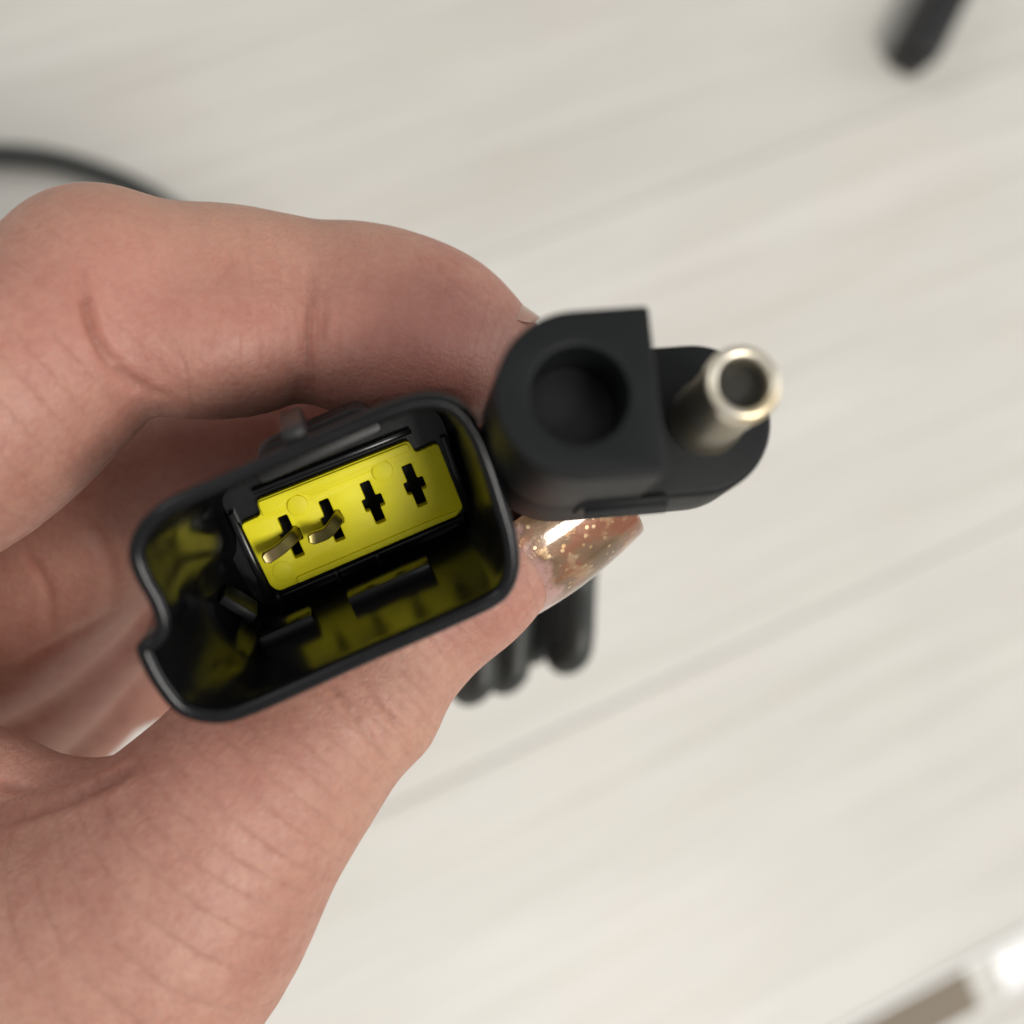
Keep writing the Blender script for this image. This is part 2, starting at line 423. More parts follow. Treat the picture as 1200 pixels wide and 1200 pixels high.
link('corner_hook', box('corner_hook', (-7.0, hk-LOW*0.4, -12.0), (5.2, 1.7, 3.0), 0.4), M_SHROUD, conn)
# outside: locating tab and rear flange on the upper side
tp = CF.plane_px(347, 512, -3)
link('locating_tab', box('locating_tab', (tp[0], tp[1]-LOW*0.1, -5.4), (1.9, 2.0, 8.0), 0.3), M_BLACK, conn)
fp = CF.plane_px(350, 512, -13)
link('rear_flange', plate('rear_flange', [rounded([(fp[0]-5.0, fp[1]+LOW*2.5), (fp[0]-3.6, fp[1]-LOW*0.35), (fp[0]+6.0, fp[1]-LOW*0.35), (fp[0]+7.0, fp[1]+LOW*2.5)], 1.2, 5)], -17, -13, 0.2), M_BLACK, conn)

# ------------------------------------------------------------------ two-pole plug with bare pin
SF = Frame(cmm(680, 462, 96), (1.15, -1.8, -11.5), (0.994, -0.10, 0))
SLOW = 1 if SF.v.y > 0 else -1
plug = empty('power_plug', SF.m, 'grey-black moulded two-pole plug with one round socket and one bare metal pin', 'plug')
H = 6.15; L0 = -5.75; R0 = 5.65; R1 = 17.3
def arc(cx, cy, r, a0, a1, n=14): return [(cx+r*math.cos(a), cy+r*math.sin(a)) for a in np.linspace(a0, a1, n)]
pi = math.pi
shr = [(R0-.25, -H), (R0, -H+.25), (R0, H-.25), (R0-.25, H)] + arc(L0+H*0.95, 0, H, pi/2, 3*pi/2, 26)
BASE = -11.6
link('socket_shroud', plate('socket_shroud', [shr, disc((0, 0), 3.5, 48)], BASE-0.5, 0, 0.35, 3), M_SAE, plug)
link('socket_bore', plate('socket_bore', [disc((0, 0), 3.48, 40)], BASE-0.4, -5.6, 0.1), M_BLACK, plug)
def stad(sx, off=0.0, wl=L0, wr=R1, h=H):
    h = h-off; l = wl+off; r = wr-off
    P = arc(l+h, 0, h, pi/2, 3*pi/2, 40) + arc(r-h, 0, h, -pi/2, pi/2, 40)
    return np.array(P)*np.array([1, 1])
br = [r3(stad(1, 0.5), BASE), r3(stad(1, 0.15), BASE-0.12), r3(stad(1, 0), BASE-0.5), r3(stad(1, 0), BASE-8), r3(stad(1, 0.8, L0+0.8, R1-1.5), BASE-14), r3(stad(1, 1.6, L0+2.2, R1-3.5), BASE-19), r3(stad(1, 2.0, L0+4.0, R1-6), BASE-21)]
link('plug_body', sharp(loft('plug_body', br, True, True), 50), M_SAE, plug)
# grip panel with ridges on the lower side
gb = link('grip_panel', box('grip_panel', (4.5, SLOW*(H+0.05), BASE-1.2), (7.2, 0.6, 3.8), 0.2), M_SAE, plug)
for k in range(4):
    link('grip_ridge', box('grip_ridge', (4.6+0.15*k, SLOW*(H+0.5), BASE+0.35-k*0.95), (6.6, 0.6, 0.45), 0.12), M_SAE, gb)
# hollow metal pin
def lathe(name, prof, c, n=48):
    return loft(name, [[(c[0]+r*math.cos(2*pi*k/n), c[1]+r*math.sin(2*pi*k/n), z) for k in range(n)] for r, z in prof], True, True)
PC = (R1-H+0.75, -0.0)
pr = [(3.1, BASE-0.2), (3.1, BASE+0.4), (2.78, BASE+0.9), (2.72, -5.0), (2.74, -2.6), (2.86, -1.7), (2.88, -0.6), (2.66, -0.12), (2.32, 0.0), (2.02, -0.1), (1.86, -0.35), (1.8, -1.0), (1.8, -11.0), (1.2, -11.3)]
link('bore_shade_disc', plate('bore_shade_disc', [disc(PC, 1.79, 40)], -4.0, -1.9, 0.1), M_BORE_SHADE, plug)  # added dark disc, shade inside the hollow pin put into its colour
link('metal_pin', sharp(lathe('metal_pin', pr, PC), 60), M_NICKEL, plug)

# ------------------------------------------------------------------ hand (signed distance field meshed at fine resolution)
X0 = np.array([-92.0, -46.0, 96.0]); X1 = np.array([14.0, 100.0, 196.0]); VX = 0.75
nx, ny, nz = [int(a) for a in np.ceil((X1-X0)/VX)]
gx = X0[0]+VX*np.arange(nx, dtype=np.float32); gy = X0[1]+VX*np.arange(ny, dtype=np.float32); gz = X0[2]+VX*np.arange(nz, dtype=np.float32)
BIG = 6.0
def chain_pts(ch, n=5):
    A = np.array([[*cmm(a, b, c), r] for a, b, c, r in ch]); return catmull(A, n)
def seg_field(C, margin=BIG):
    D = np.full((nx, ny, nz), 50.0, np.float32)
    for p, q in zip(C[:-1], C[1:]):
        lo = np.minimum(p[:3]-p[3], q[:3]-q[3])-margin; hi = np.maximum(p[:3]+p[3], q[:3]+q[3])+margin
        i0 = np.clip(((lo-X0)/VX).astype(int), 0, [nx, ny, nz]); i1 = np.clip(((hi-X0)/VX).astype(int)+2, 0, [nx, ny, nz])
        if (i1 <= i0).any(): continue
        sl = tuple(slice(a, b) for a, b in zip(i0, i1))
        x = gx[sl[0]][:, None, None]; y = gy[sl[1]][None, :, None]; z = gz[sl[2]][None, None, :]
        d = (q-p)[:3]; L2 = float(d@d)+1e-9
        t = np.clip(((x-p[0])*d[0]+(y-p[1])*d[1]+(z-p[2])*d[2])/L2, 0, 1)
        e = np.sqrt((x-p[0]-t*d[0])**2+(y-p[1]-t*d[1])**2+(z-p[2]-t*d[2])**2)-(p[3]+t*(q[3]-p[3]))
        D[sl] = np.minimum(D[sl], e.astype(np.float32))
    return D
def smin(a, b, k):
    h = np.maximum(k-np.abs(a-b), 0)/k; return np.minimum(a, b)-h*h*k*0.25
CH = {
 'thumb': [(-420,1560,150,27), (-260,1420,142,25), (-120,1310,134,22.5), (30,1185,126,18.2), (172,1076,121,13.9), (264,968,120,11.0), (338,876,122,9.9), (404,797,124.5,8.9), (470,728,126.5,8.35), (540,668,128,7.7), (608,622,129.5,6.7), (655,595,130.5,5.0)],
 'index': [(-330,640,126,14), (-190,560,120,12.5), (-60,500,118,11.4), (40,428,119,10.4), (120,362,121.5,9.4), (190,355,124,9.05), (262,355,126,9.05), (330,357,127.5,8.35), (365,358,128,7.95), (430,367,129,8.45), (500,386,130,8.1), (548,411,131,6.9), (590,440,132,5.4)],
 'middle': [(-330,840,160,13), (-150,790,160,11.5), (10,730,153,9.6), (105,640,146,8.9), (160,582,143,8.8), (260,548,144,8.5), (360,520,146,8.0), (450,495,147,7.6), (530,485,148,6.5)],
 'ring': [(-330,930,175,12), (-150,890,172,10.5), (0,830,166,9.0), (85,755,160,8.4), (140,705,158,8.0), (230,688,161,7.8), (330,660,164,7.2), (410,630,166,6.4)],
 'little': [(-330,1020,190,11), (-150,970,186,9.5), (10,900,179,8.0), (85,838,173,7.2), (135,800,171,6.6), (210,775,174,6.4), (290,745,177,5.6)],
 'palm': [(-360,600,140,18), (-390,760,152,26), (-380,900,154,27), (-320,1080,148,28), (-290,1250,144,26)],
 'web': [(-250,960,136,16), (-120,925,130,8.5), (-20,912,126.5,5.0), (50,922,124,3.4), (110,925,122.5,2.6)],
}
CP = {k: chain_pts(v) for k, v in CH.items()}
F = seg_field(CP['palm'], 10)
F = smin(F, seg_field(CP['thumb'], 10), 7.0)
F = smin(F, seg_field(CP['web'], 6), 2.2)
for k in ('index', 'middle', 'ring', 'little'):
    F = smin(F, seg_field(CP[k], 8), 1.4)
def blob(px, py, z, r, k):
    global F
    c = cmm(px, py, z); F = smin(F, seg_field(np.array([[*c, r], [*(c+0.01), r]]), k+2), k)
blob(100, 318, 121, 7.2, 4)         # knuckle of the bent index finger
def pad(ch, k):
    global F
    F = smin(F, seg_field(chain_pts(ch), k+3), k)
pad([(180,396,119.2,6.3), (225,402,120.4,6.75), (285,402,121.8,6.6), (322,398,123.4,5.8)], 1.3)   # pad of the middle segment
pad([(405,404,123.9,6.2), (455,412,124.9,6.5), (510,424,126.6,6.0)], 1.5)                          # fingertip pad
blob(448, 830, 121.5, 4.8, 3.0)    # thumb joint
blob(466, 852, 122.5, 2.6, 1.6)
blob(560, 690, 125, 4.5, 4)
# flesh gives way to the held parts
def frame_coords(fr):
    x = gx[:, None, None]-fr.o.x; y = gy[None, :, None]-fr.o.y; z = gz[None, None, :]-fr.o.z
    return [x*a.x+y*a.y+z*a.z for a in (fr.u, fr.v, fr.w)]
u, v, w = frame_coords(CF)
tw = np.clip(-w, 0, 26); up_ = (v-VMID)*VLOW < 0
v = np.where(up_, VMID+(v-VMID)*HS/(HS-0.2*tw), v)
G0, GS = -24.0, 0.25
ga = G0+GS*np.arange(192); GU, GV = np.meshgrid(ga, ga, indexing='ij'); gd = np.full(GU.shape, 1e9); gin = np.zeros(GU.shape, bool)
for a, b_ in zip(rim, np.roll(rim, -1, 0)):
    d = b_-a; t = np.clip(((GU-a[0])*d[0]+(GV-a[1])*d[1])/(d@d+1e-12), 0, 1)
    gd = np.minimum(gd, np.hypot(GU-a[0]-t*d[0], GV-a[1]-t*d[1]))
    cr = ((a[1] > GV) != (b_[1] > GV)) & (GU < (b_[0]-a[0])*(GV-a[1])/(b_[1]-a[1]+1e-12)+a[0]); gin ^= cr
gd = np.where(gin, -gd, gd).astype(np.float32)
dc = gd[np.clip(((u-G0)/GS+.5).astype(int), 0, 191), np.clip(((v-G0)/GS+.5).astype(int), 0, 191)]+0.1
dc = np.maximum(np.maximum(dc, -w-29.2), w-0.5)
F = -smin(-F, dc.astype(np.float32), 0.8)
u, v, w = frame_coords(SF)
qx = np.maximum(np.abs(u-(L0+R1)/2)-((R1-L0)/2-H), 0)
ds = np.sqrt(qx**2+v**2)-H+0.15
ds = np.maximum(np.maximum(ds, w), -w-29)
F = -smin(-F, ds.astype(np.float32), 0.8)
del u, v, w, qx, dc, ds, tw, up_
F[0], F[-1], F[:, 0], F[:, -1], F[:, :, 0], F[:, :, -1] = 1, 1, 1, 1, 1, 1

def surface_nets(D):
    ins_ = D < 0
    c = ins_[:-1, :-1, :-1].astype(np.int8)
    s = np.zeros_like(c)
    for a in (0, 1):
        for b in (0, 1):
            for d in (0, 1): s += ins_[a:a+D.shape[0]-1, b:b+D.shape[1]-1, d:d+D.shape[2]-1]
    act = (s > 0) & (s < 8)
    idx = np.full(act.shape, -1, np.int64); I = np.argwhere(act); idx[act] = np.arange(len(I))
    acc = np.zeros((len(I), 3)); cnt = np.zeros(len(I))
    cor = [(a, b, d) for a in (0, 1) for b in (0, 1) for d in (0, 1)]
    val = {q: D[I[:, 0]+q[0], I[:, 1]+q[1], I[:, 2]+q[2]] for q in cor}
    for q in cor:
        for ax in range(3):
            if q[ax]: continue
            r = list(q); r[ax] = 1; r = tuple(r)
            a, b = val[q], val[r]; m = (a < 0) != (b < 0)
            t = np.where(m, a/np.where(m, a-b, 1), 0)
            p = np.tile(np.array(q, float), (len(I), 1)); p[:, ax] = t
            acc[m] += p[m]; cnt[m] += 1
    V = I+acc/cnt[:, None]
    Q = []
    for ax in range(3):
        o1, o2 = [(1, 2), (2, 0), (0, 1)][ax]
        sl0 = [slice(None)]*3; sl1 = [slice(None)]*3; sl0[ax] = slice(None, -1); sl1[ax] = slice(1, None)
        A, B = ins_[tuple(sl0)], ins_[tuple(sl1)]
        E_ = np.argwhere(A != B); E_ = E_[(E_[:, o1] > 0) & (E_[:, o2] > 0)]
        E_ = E_[(E_[:, o1] < D.shape[o1]-1) & (E_[:, o2] < D.shape[o2]-1)]
        def cell(d1, d2):
            J = E_.copy(); J[:, o1] -= d1; J[:, o2] -= d2; return idx[J[:, 0], J[:, 1], J[:, 2]]
        q = np.stack([cell(1, 1), cell(0, 1), cell(0, 0), cell(1, 0)], 1)
        fl_ = A[E_[:, 0], E_[:, 1], E_[:, 2]]
        q[~fl_] = q[~fl_][:, ::-1]; Q.append(q)
    return V*VX+X0, np.concatenate(Q)
HV, HQ = surface_nets(F)
del F
# relax
E_ = np.concatenate([HQ[:, [0, 1]], HQ[:, [1, 2]], HQ[:, [2, 3]], HQ[:, [3, 0]]])
deg = np.bincount(E_.ravel(), minlength=len(HV)).astype(float)[:, None]
def lap(V):
    S = np.zeros_like(V)
    for k in range(V.shape[1]):
        S[:, k] = np.bincount(E_[:, 0], V[E_[:, 1], k], len(V))+np.bincount(E_[:, 1], V[E_[:, 0], k], len(V))
    return S/np.maximum(deg, 1)-V
for it in range(6):
    HV = HV+0.55*lap(HV); HV = HV-0.52*lap(HV)
HV = HV+0.5*lap(HV)
# orientation: outward in camera millimetres keeps outward after y and z flip (two flips)
me = bpy.data.meshes.new('hand_base')
me.vertices.add(len(HV)); me.vertices.foreach_set('co', HV.ravel())
me.loops.add(HQ.size); me.loops.foreach_set('vertex_index', HQ.ravel())
me.polygons.add(len(HQ)); me.polygons.foreach_set('loop_start', np.arange(0, HQ.size, 4)); me.update()
tmp = bpy.data.objects.new('tmp', me); COL.objects.link(tmp)
md = tmp.modifiers.new('s', 'SUBSURF'); md.levels = 1; md.render_levels = 1
dg = bpy.context.evaluated_depsgraph_get(); hme = bpy.data.meshes.new_from_object(tmp.evaluated_get(dg)); hme.name = 'hand'
bpy.data.objects.remove(tmp); bpy.data.meshes.remove(me)
nv = len(hme.vertices); HV = np.empty(nv*3); hme.vertices.foreach_get('co', HV); HV = HV.reshape(-1, 3)
HN = np.empty(nv*3); hme.vertices.foreach_get('normal', HN); HN = HN.reshape(-1, 3)
# make sure the normals point out
if np.mean(np.einsum('ij,ij->i', HN, HV-HV.mean(0))) < 0: HN = -HN; hme.flip_normals()

# creases pressed into the skin: picture-plane guides dropped on the front surface, then 3-D distance
front = HN[:, 2] < -0.05
FVp = np.c_[HV[front, 0]/HV[front, 2]*FPX+600, HV[front, 1]/HV[front, 2]*FPX+600]; FVz = HV[front, 2]
def on_skin(P, zhint=None):
    out = []
    for a, b in catmull(P, 6):
        d2 = (FVp[:, 0]-a)**2+(FVp[:, 1]-b)**2; m = d2 < 12**2
        if not m.any(): m = d2 <= d2.min()
        zz = FVz[m]
        z = zz.min() if zhint is None else zz[np.argmin(np.abs(zz-zhint))]
        out.append(cmm(a, b, z))
    return np.array(out)
disp = np.zeros(nv); mark = np.zeros(nv)
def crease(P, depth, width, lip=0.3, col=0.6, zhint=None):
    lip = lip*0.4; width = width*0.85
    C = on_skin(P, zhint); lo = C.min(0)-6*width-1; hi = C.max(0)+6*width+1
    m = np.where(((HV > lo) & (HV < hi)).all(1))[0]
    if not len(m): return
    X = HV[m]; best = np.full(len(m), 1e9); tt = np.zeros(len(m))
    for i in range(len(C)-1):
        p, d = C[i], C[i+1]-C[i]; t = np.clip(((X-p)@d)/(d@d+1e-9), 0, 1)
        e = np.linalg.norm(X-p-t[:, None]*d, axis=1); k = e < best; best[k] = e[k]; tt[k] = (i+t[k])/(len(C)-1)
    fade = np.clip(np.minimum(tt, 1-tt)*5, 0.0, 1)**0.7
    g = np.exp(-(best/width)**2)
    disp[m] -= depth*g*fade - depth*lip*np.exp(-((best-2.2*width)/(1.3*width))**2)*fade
    mark[m] = np.maximum(mark[m], col*g*fade)  # tint strength: crease redness together with painted fold shade
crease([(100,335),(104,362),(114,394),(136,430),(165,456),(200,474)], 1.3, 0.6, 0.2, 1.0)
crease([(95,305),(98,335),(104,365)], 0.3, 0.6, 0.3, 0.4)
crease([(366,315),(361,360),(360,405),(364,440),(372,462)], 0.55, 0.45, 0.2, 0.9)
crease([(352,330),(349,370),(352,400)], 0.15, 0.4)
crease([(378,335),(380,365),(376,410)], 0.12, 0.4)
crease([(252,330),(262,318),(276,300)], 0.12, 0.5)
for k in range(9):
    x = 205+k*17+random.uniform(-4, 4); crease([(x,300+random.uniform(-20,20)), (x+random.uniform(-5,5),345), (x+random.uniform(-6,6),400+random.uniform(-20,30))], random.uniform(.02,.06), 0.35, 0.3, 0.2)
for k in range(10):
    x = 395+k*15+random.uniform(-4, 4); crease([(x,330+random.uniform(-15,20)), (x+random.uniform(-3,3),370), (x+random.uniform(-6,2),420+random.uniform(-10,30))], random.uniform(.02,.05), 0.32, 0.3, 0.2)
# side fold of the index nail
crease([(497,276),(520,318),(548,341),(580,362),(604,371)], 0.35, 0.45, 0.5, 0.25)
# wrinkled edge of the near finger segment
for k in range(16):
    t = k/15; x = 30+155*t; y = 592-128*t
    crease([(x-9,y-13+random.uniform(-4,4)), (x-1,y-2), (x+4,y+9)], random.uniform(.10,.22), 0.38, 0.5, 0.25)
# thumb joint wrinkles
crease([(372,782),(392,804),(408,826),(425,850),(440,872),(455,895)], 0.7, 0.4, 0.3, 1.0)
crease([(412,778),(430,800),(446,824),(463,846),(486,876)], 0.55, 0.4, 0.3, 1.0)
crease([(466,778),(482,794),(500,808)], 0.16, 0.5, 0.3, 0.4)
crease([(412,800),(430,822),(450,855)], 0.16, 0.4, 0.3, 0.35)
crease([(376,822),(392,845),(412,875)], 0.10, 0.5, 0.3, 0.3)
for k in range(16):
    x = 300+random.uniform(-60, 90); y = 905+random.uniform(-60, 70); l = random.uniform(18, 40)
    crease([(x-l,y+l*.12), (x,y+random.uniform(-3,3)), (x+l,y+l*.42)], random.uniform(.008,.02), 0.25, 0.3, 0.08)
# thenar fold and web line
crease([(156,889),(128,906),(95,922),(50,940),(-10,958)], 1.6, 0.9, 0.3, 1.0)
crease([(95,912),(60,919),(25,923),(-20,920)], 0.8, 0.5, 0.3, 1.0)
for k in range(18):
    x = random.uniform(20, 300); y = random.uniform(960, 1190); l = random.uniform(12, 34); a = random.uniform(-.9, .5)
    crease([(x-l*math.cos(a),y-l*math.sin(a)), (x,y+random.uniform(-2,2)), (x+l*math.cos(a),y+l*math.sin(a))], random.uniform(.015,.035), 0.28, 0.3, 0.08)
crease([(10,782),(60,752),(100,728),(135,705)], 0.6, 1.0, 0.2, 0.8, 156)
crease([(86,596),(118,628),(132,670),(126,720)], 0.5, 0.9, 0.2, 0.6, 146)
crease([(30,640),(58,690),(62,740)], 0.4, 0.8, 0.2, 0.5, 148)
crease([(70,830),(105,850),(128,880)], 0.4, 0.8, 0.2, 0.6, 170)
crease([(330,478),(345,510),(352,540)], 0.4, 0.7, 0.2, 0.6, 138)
# nerve-fine unevenness
HV2 = HV+HN*disp[:, None]
# skin attributes: distance along and angle around the nearest bone
names = list(CP); bestd = np.full(nv, 1e9); sA = np.zeros(nv); tA = np.zeros(nv); rid = np.zeros(nv)
for ci, k in enumerate(names):
    C = CP[k]; s0 = 0.0
    for p, q in zip(C[:-1], C[1:]):
        d = (q-p)[:3]; L = np.linalg.norm(d); t = np.clip(((HV-p[:3])@d)/(L*L+1e-9), 0, 1)
        x = HV-p[:3]-t[:, None]*d; e = np.linalg.norm(x, axis=1)-(p[3]+t*(q[3]-p[3]))
        m = e < bestd
        dn = d/L; a1 = np.cross(dn, [0, 0, 1.0]); a1 /= np.linalg.norm(a1)+1e-9; a2 = np.cross(dn, a1)
        bestd[m] = e[m]; sA[m] = (s0+t*L)[m]; tA[m] = np.arctan2(x[m]@a2, x[m]@a1)*p[3]; rid[m] = ci*37
        s0 += L
def blush(px, py, z, r): return np.exp(-(np.linalg.norm(HV-cmm(px, py, z), axis=1)/r)**2)
red = 0.9*blush(520,430,124,9)+0.55*blush(440,400,121,8)+0.5*blush(160,330,114,7)+0.45*blush(60,430,112,9)+0.35*blush(280,340,117,8)+0.35*blush(270,900,112,7)+0.6*blush(300,520,138,12)+0.4*blush(120,700,150,9)+0.3*blush(130,790,160,9)+0.25*blush(560,720,122,6)+0.3*blush(60,920,120,6)
pale = 0.8*blush(250,258,124,9)+0.5*blush(100,245,120,9)+0.4*blush(500,820,122,7)+0.4*blush(420,940,118,8)+0.5*blush(420,270,126,8)
org = c2w(cmm(-50, 1100, 130))[0]
WV = c2w(HV2)-org
hme.vertices.foreach_set('co', WV.ravel())
def fattr(n, a):
    at = hme.attributes.new(n, 'FLOAT', 'POINT'); at.data.foreach_set('value', a.astype(np.float32))
fattr('crease', mark); fattr('red', np.clip(red, 0, 1)); fattr('pale', np.clip(pale, 0, 1))
av = hme.attributes.new('along', 'FLOAT_VECTOR', 'POINT'); av.data.foreach_set('vector', np.stack([sA, tA, rid], 1).astype(np.float32).ravel())
hme.update()

def mat_skin():
    m, t, b = nt('skin')
    def A(n):
        a = t.nodes.new('ShaderNodeAttribute'); a.attribute_name = n; return a
    co = objcoord(t)
    n1 = N(t, 'ShaderNodeTexNoise', Scale=90.0, Detail=4.0); t.links.new(co, n1.inputs['Vector'])
    n2 = N(t, 'ShaderNodeTexNoise', Scale=420.0, Detail=4.0); t.links.new(co, n2.inputs['Vector'])
    base = ramp(t, [(0.32, (0.328, 0.147, 0.108)), (0.5, (0.374, 0.183, 0.136)), (0.68, (0.418, 0.223, 0.166))], n1.outputs['Fac']).outputs[0]
    base = mixc(t, 0.22, base, ramp(t, [(0.35, (0.319, 0.117, 0.090)), (0.65, (0.507, 0.301, 0.225))], n2.outputs['Fac']).outputs[0])
    n3 = N(t, 'ShaderNodeTexNoise', Scale=1500.0, Detail=3.0); t.links.new(co, n3.inputs['Vector'])
    base = mixc(t, 0.13, base, ramp(t, [(0.36, (0.275, 0.100, 0.073)), (0.64, (0.573, 0.345, 0.265))], n3.outputs['Fac']).outputs[0])
    base = mixc(t, math_(t, 'MULTIPLY', A('red').outputs['Fac'], 0.5), base, (0.463, 0.164, 0.137))
    base = mixc(t, math_(t, 'MULTIPLY', A('pale').outputs['Fac'], 0.6), base, (0.452, 0.273, 0.189))
    base = mixc(t, math_(t, 'MULTIPLY', A('crease').outputs['Fac'], 0.75), base, (0.286, 0.084, 0.051))  # redder creases, darkened further to paint in the shade of the folds
    t.links.new(base, b.inputs['Base Color'])
    b.inputs['Subsurface Weight'].default_value = 0.55
    b.inputs['Subsurface Radius'].default_value = (1.0, 0.32, 0.16); b.inputs['Subsurface Scale'].default_value = 0.0013
    b.inputs['Roughness'].default_value = 0.50; b.inputs['Specular IOR Level'].default_value = 0.42
    # relief: transverse lines that follow each finger, a fine net, pores
    al = A('along').outputs['Vector']
    def amap(s):
        mp = t.nodes.new('ShaderNodeMapping'); mp.inputs['Scale'].default_value = s; t.links.new(al, mp.inputs[0]); return mp.outputs[0]
    l1 = N(t, 'ShaderNodeTexNoise', Scale=1.0, Detail=3.0); t.links.new(amap((2.6, 0.35, 1)), l1.inputs['Vector'])
    l2 = N(t, 'ShaderNodeTexNoise', Scale=1.0, Detail=2.0); t.links.new(amap((6.0, 1.6, 1)), l2.inputs['Vector'])
    vo = N(t, 'ShaderNodeTexVoronoi', Scale=1500.0); vo.feature = 'DISTANCE_TO_EDGE'; t.links.new(co, vo.inputs['Vector'])
    vf = math_(t, 'MINIMUM', vo.outputs['Distance'], 0.22)
    h = math_(t, 'ADD', math_(t, 'MULTIPLY', l1.outputs['Fac'], 0.3), math_(t, 'MULTIPLY', l2.outputs['Fac'], 0.6))
    h = math_(t, 'ADD', h, math_(t, 'MULTIPLY', vf, 0.9))
    t.links.new(bump(t, h, 0.5, 0.00022), b.inputs['Normal'])
    rr = math_(t, 'MULTIPLY_ADD', l2.outputs['Fac'], 0.26, 0.39); t.links.new(rr, b.inputs['Roughness'])
    return m
M_SKIN = mat_skin()
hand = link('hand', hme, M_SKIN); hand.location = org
setp(hand, 'left hand pinching the black connector and plug between thumb and bent index finger', 'hand')

# ------------------------------------------------------------------ nails
def mat_glitter():
    m, t, b = nt('gold_flake_nail')
    co = objcoord(t)
    uvn = t.nodes.new('ShaderNodeAttribute'); uvn.attribute_name = 'nailuv'
    sep = t.nodes.new('ShaderNodeSeparateXYZ'); t.links.new(uvn.outputs['Vector'], sep.inputs[0])
    big = N(t, 'ShaderNodeTexNoise', Scale=230.0, Detail=6.0); big.inputs['Roughness'].default_value = 0.6; t.links.new(co, big.inputs['Vector'])
    mid = N(t, 'ShaderNodeTexNoise', Scale=520.0, Detail=4.0); t.links.new(co, mid.inputs['Vector'])
    vo = N(t, 'ShaderNodeTexVoronoi', Scale=1500.0); t.links.new(co, vo.inputs['Vector'])
    vs = N(t, 'ShaderNodeSeparateColor'); t.links.new(vo.outputs['Color'], vs.inputs[0])
    edge = math_(t, 'ADD', sep.outputs[0], math_(t, 'MULTIPLY', math_(t, 'SUBTRACT', big.outputs['Fac'], 0.5), 0.6))
    foil = ramp(t, [(0.36, (0, 0, 0)), (0.43, (1, 1, 1))], edge).outputs[0]
    tone = ramp(t, [(0.30, (0.11, 0.07, 0.028)), (0.42, (0.14, 0.074, 0.030)), (0.50, (0.185, 0.10, 0.048)), (0.57, (0.22, 0.082, 0.034)), (0.72, (0.22, 0.062, 0.022))], big.outputs['Fac']).outputs[0]
    dots = math_(t, 'MULTIPLY', math_(t, 'GREATER_THAN', vs.outputs[0], 0.72), math_(t, 'LESS_THAN', vo.outputs['Distance'], 0.30))
    foilp = ramp(t, [(0.56, (0, 0, 0)), (0.66, (1, 1, 1))], mid.outputs['Fac']).outputs[0]
    flake = math_(t, 'MULTIPLY', math_(t, 'MAXIMUM', dots, math_(t, 'MULTIPLY', foilp, 0.6)), foil)
    tone = mixc(t, math_(t, 'MULTIPLY', flake, 0.55), tone, mixc(t, vs.outputs[1], (0.66, 0.40, 0.16), (0.85, 0.66, 0.42)))
    t.links.new(mixc(t, foil, (0.37, 0.20, 0.17), tone), b.inputs['Base Color'])
    t.links.new(math_(t, 'MULTIPLY_ADD', flake, 0.55, math_(t, 'MULTIPLY', foil, 0.30)), b.inputs['Metallic'])
    t.links.new(math_(t, 'MULTIPLY_ADD', foil, 0.08, 0.34), b.inputs['Roughness'])
    h = math_(t, 'ADD', math_(t, 'MULTIPLY', vs.outputs[2], flake), math_(t, 'MULTIPLY', mid.outputs['Fac'], 1.6))
    t.links.new(bump(t, math_(t, 'MULTIPLY', h, foil), 0.30, 0.00022), b.inputs['Normal'])
    b.inputs['Coat Weight'].default_value = 1.0; b.inputs['Coat Roughness'].default_value = 0.07
    h2 = bump(t, mid.outputs['Fac'], 0.08, 0.0002); t.links.new(h2, b.inputs['Coat Normal'])
    return m
def mat_nail():
    m, t, b = nt('clear_nail'); co = objcoord(t)
    n = N(t, 'ShaderNodeTexNoise', Scale=160.0, Detail=3.0); t.links.new(co, n.inputs['Vector'])
    r = ramp(t, [(0.35, (0.40, 0.22, 0.165)), (0.7, (0.44, 0.27, 0.20))], n.outputs['Fac']); t.links.new(r.outputs[0], b.inputs['Base Color'])
    b.inputs['Roughness'].default_value = 0.3; b.inputs['Coat Weight'].default_value = 0.4; b.inputs['Coat Roughness'].default_value = 0.12
    b.inputs['Subsurface Weight'].default_value = 0.4; b.inputs['Subsurface Radius'].default_value = (1, .4, .25); b.inputs['Subsurface Scale'].default_value = 0.001
    return m
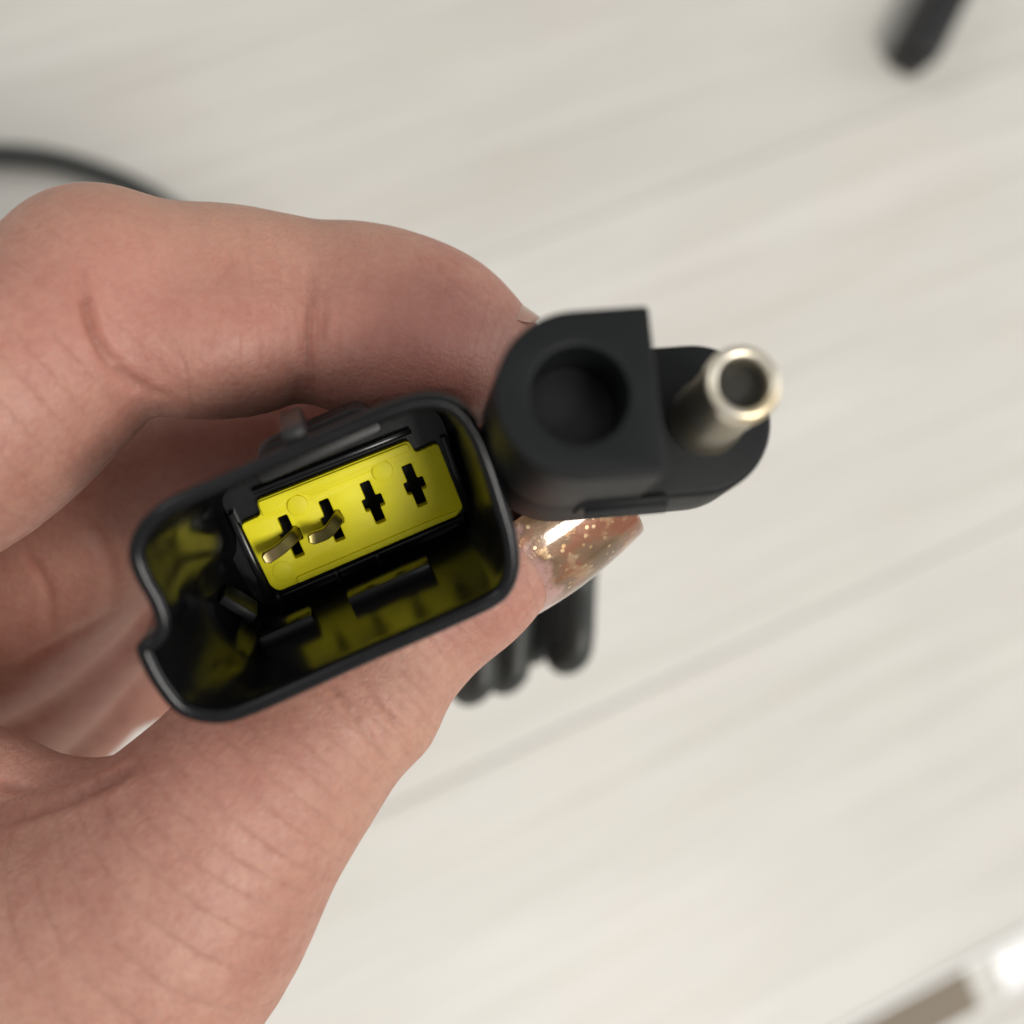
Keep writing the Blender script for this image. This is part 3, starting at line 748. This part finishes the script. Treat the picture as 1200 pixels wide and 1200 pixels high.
def nail(name, base, tip, face_dir, r0, r1, half0, half1, arch, mat, thick=0.45):
    """curved plate: base and tip are camera-mm points on the plate's centre line"""
    base, tip, fd = np.array(base, float), np.array(tip, float), np.array(face_dir, float)
    ax = tip-base; L = np.linalg.norm(ax); ax /= L; fd = fd-ax*(fd@ax); fd /= np.linalg.norm(fd); sd = np.cross(ax, fd)
    nu, nv_ = 40, 32; V = []; UV = []
    for side in (0, 1):
        for i in range(nu+1):
            s = i/nu
            for j in range(nv_+1):
                q = 2*j/nv_-1
                hw = half0+(half1-half0)*s; rr = r0+(r1-r0)*s
                # rounded root and tip outlines
                cut = 0.0
                ss = s*(1-0.0*q*q)
                tip_in = 0.15*q**6+0.03*q*q; root_in = 0.12*q*q
                y = root_in+(1-tip_in-root_in)*ss
                a = q*hw/rr
                edge_t = min(1, (1-abs(q))*6)*min(1, s*8+0.1)*min(1, (1-s)*10+0.25)
                lift = arch*math.sin(math.pi*y)
                R = rr+(lift if side == 0 else lift-thick*edge_t)
                p = base+ax*(y*L)+fd*(R*math.cos(a)-rr)+sd*(R*math.sin(a))
                V.append(p); UV.append((y, q, 0))
    n1 = (nu+1)*(nv_+1); F_ = []
    for side in (0, 1):
        for i in range(nu):
            for j in range(nv_):
                a = side*n1+i*(nv_+1)+j; f = (a, a+1, a+nv_+2, a+nv_+1); F_.append(f if side else f[::-1])
    bd = [i*(nv_+1) for i in range(nu+1)]+[nu*(nv_+1)+j for j in range(1, nv_+1)]+[i*(nv_+1)+nv_ for i in range(nu-1, -1, -1)]+[j for j in range(nv_-1, 0, -1)]
    for k in range(len(bd)):
        a, b_ = bd[k], bd[(k+1) % len(bd)]; F_.append((a, b_, b_+n1, a+n1))
    me = mesh_np(name, c2w(np.array(V))-org, F_)
    bm = bmesh.new(); bm.from_mesh(me); bmesh.ops.recalc_face_normals(bm, faces=bm.faces); bm.to_mesh(me); bm.free()
    at = me.attributes.new('nailuv', 'FLOAT_VECTOR', 'POINT'); at.data.foreach_set('vector', np.array(UV, np.float32).ravel())
    return link(name, me, mat, hand)
tn = nail('fingernail', cmm(572,726,124.3), cmm(748,603,124.8), (0.48,0.54,-0.69), 7.4, 6.6, 6.4, 6.6, 0.8, mat_glitter(), 0.6)
tn['label'] = 'long gold-flake varnished thumb nail'
nail('fingernail', cmm(500,290,130), cmm(632,372,131.5), (0.62,-0.74,0.05), 6.5, 6.0, 6.0, 5.4, 0.25, mat_nail(), 0.4)

# ------------------------------------------------------------------ cables and things on the floor
def cable(name, pts, r, label, n=14, cat='cable'):
    P = [Vector(x) for x in catmull([tuple(p) for p in pts], n)]
    me = tube_world(name, P, r); mw = rehome(me, P[0]); o = link(name, me, M_CABLE, mw=mw)
    return setp(o, label, cat)
cable('cable', [floor_at(-420,260,.0035), floor_at(-200,190,.0035), floor_at(-60,182,.0035), floor_at(40,185,.0035), floor_at(110,202,.0035), floor_at(170,228,.0035), floor_at(240,275,.0035), floor_at(320,340,.0035)], 0.0024, 'black cable on the floor curving behind the index knuckle')
# folded lead hanging behind the thumb
zb = 188
pts = [W(690,560,131), W(700,575,145), W(692,620,165)]
for xa, xb, yb, dz in ((677, 654, 774, 0), (634, 615, 764, 9), (603, 581, 798, 3), (563, 541, 810, -3)):
    pts += [W(xa+6,660,zb+dz), W(xa+2,yb-30,zb+dz), W(xa-4,yb-6,zb+dz+1), W(xb+4,yb-2,zb+dz+4), W(xb,yb-28,zb+dz+6), W(xb,660,zb+dz+7), W(xb-6,600,zb+dz+6), W(xb-18,598,zb+dz+3)]
pts = pts[:-1]+[W(520,540,zb+18)]
cable('plug_lead', pts, 0.0021, 'folded black lead hanging behind the gold thumb nail', 12)

# black bar on the floor, upper right
a0, a1 = floor_at(1068, 72, 0.007), floor_at(1150, -90, 0.007)
d = (a1-a0); Lb = 0.16; an = math.atan2(d.y, d.x)
bw = 0.0088
bm_ = box('plastic_bar', (Lb*500, 0, 0), (Lb*1000, bw*1000, 13), 1.6)
bar = link('plastic_bar', bm_, M_BLACK); bar.matrix_world = Matrix.Translation((a0.x, a0.y, 0.0066)) @ Matrix.Rotation(an, 4, 'Z')
setp(bar, 'square black plastic bar lying on the floor at upper right', 'bar')

# white channel strip on the floor, lower right
M_WHITE = plastic('white_plastic', (0.80, 0.80, 0.79), 0.3, 0, var=0.03)
M_TAUPE = plastic('taupe_board', (0.19, 0.155, 0.115), 0.7, 0.2, 900, var=0.1)
hgt = 0.0006
b0, b1 = floor_at(1000, 1198, hgt), floor_at(1200, 1090, hgt)
an = math.atan2(b1.y-b0.y, b1.x-b0.x)
tray = empty('plastic_tray', Matrix.Translation((b0.x, b0.y, 0)) @ Matrix.Rotation(an, 4, 'Z'), 'white plastic strip with a taupe recess at lower right', 'tray')
ux = Vector((math.cos(an), math.sin(an), 0)); uy = Vector((-ux.y, ux.x, 0))
def tl(px, py, h): q = floor_at(px, py, h)-Vector((b0.x, b0.y, 0)); return q.dot(ux)*1000, q.dot(uy)*1000
rx, _ = tl(1168, 1135, hgt)
wd = 12.0
link('rim', box('rim', (-5, -0.4, 0.5), (110, 1.2, 1.0), 0.2), M_WHITE, tray)
link('rim', box('rim', (-5, -wd+0.3, 0.25), (110, 0.8, 0.5), 0.15), M_WHITE, tray)
link('recess_floor', box('recess_floor', (-5-10, -wd/2-0.2, 0.12), (90, wd-1.6, 0.2), 0.05), M_TAUPE, tray)
link('end_block', box('end_block', (rx+20, -wd/2-0.2, 0.35), (40, wd-2.2, 0.64), 0.2), M_WHITE, tray)
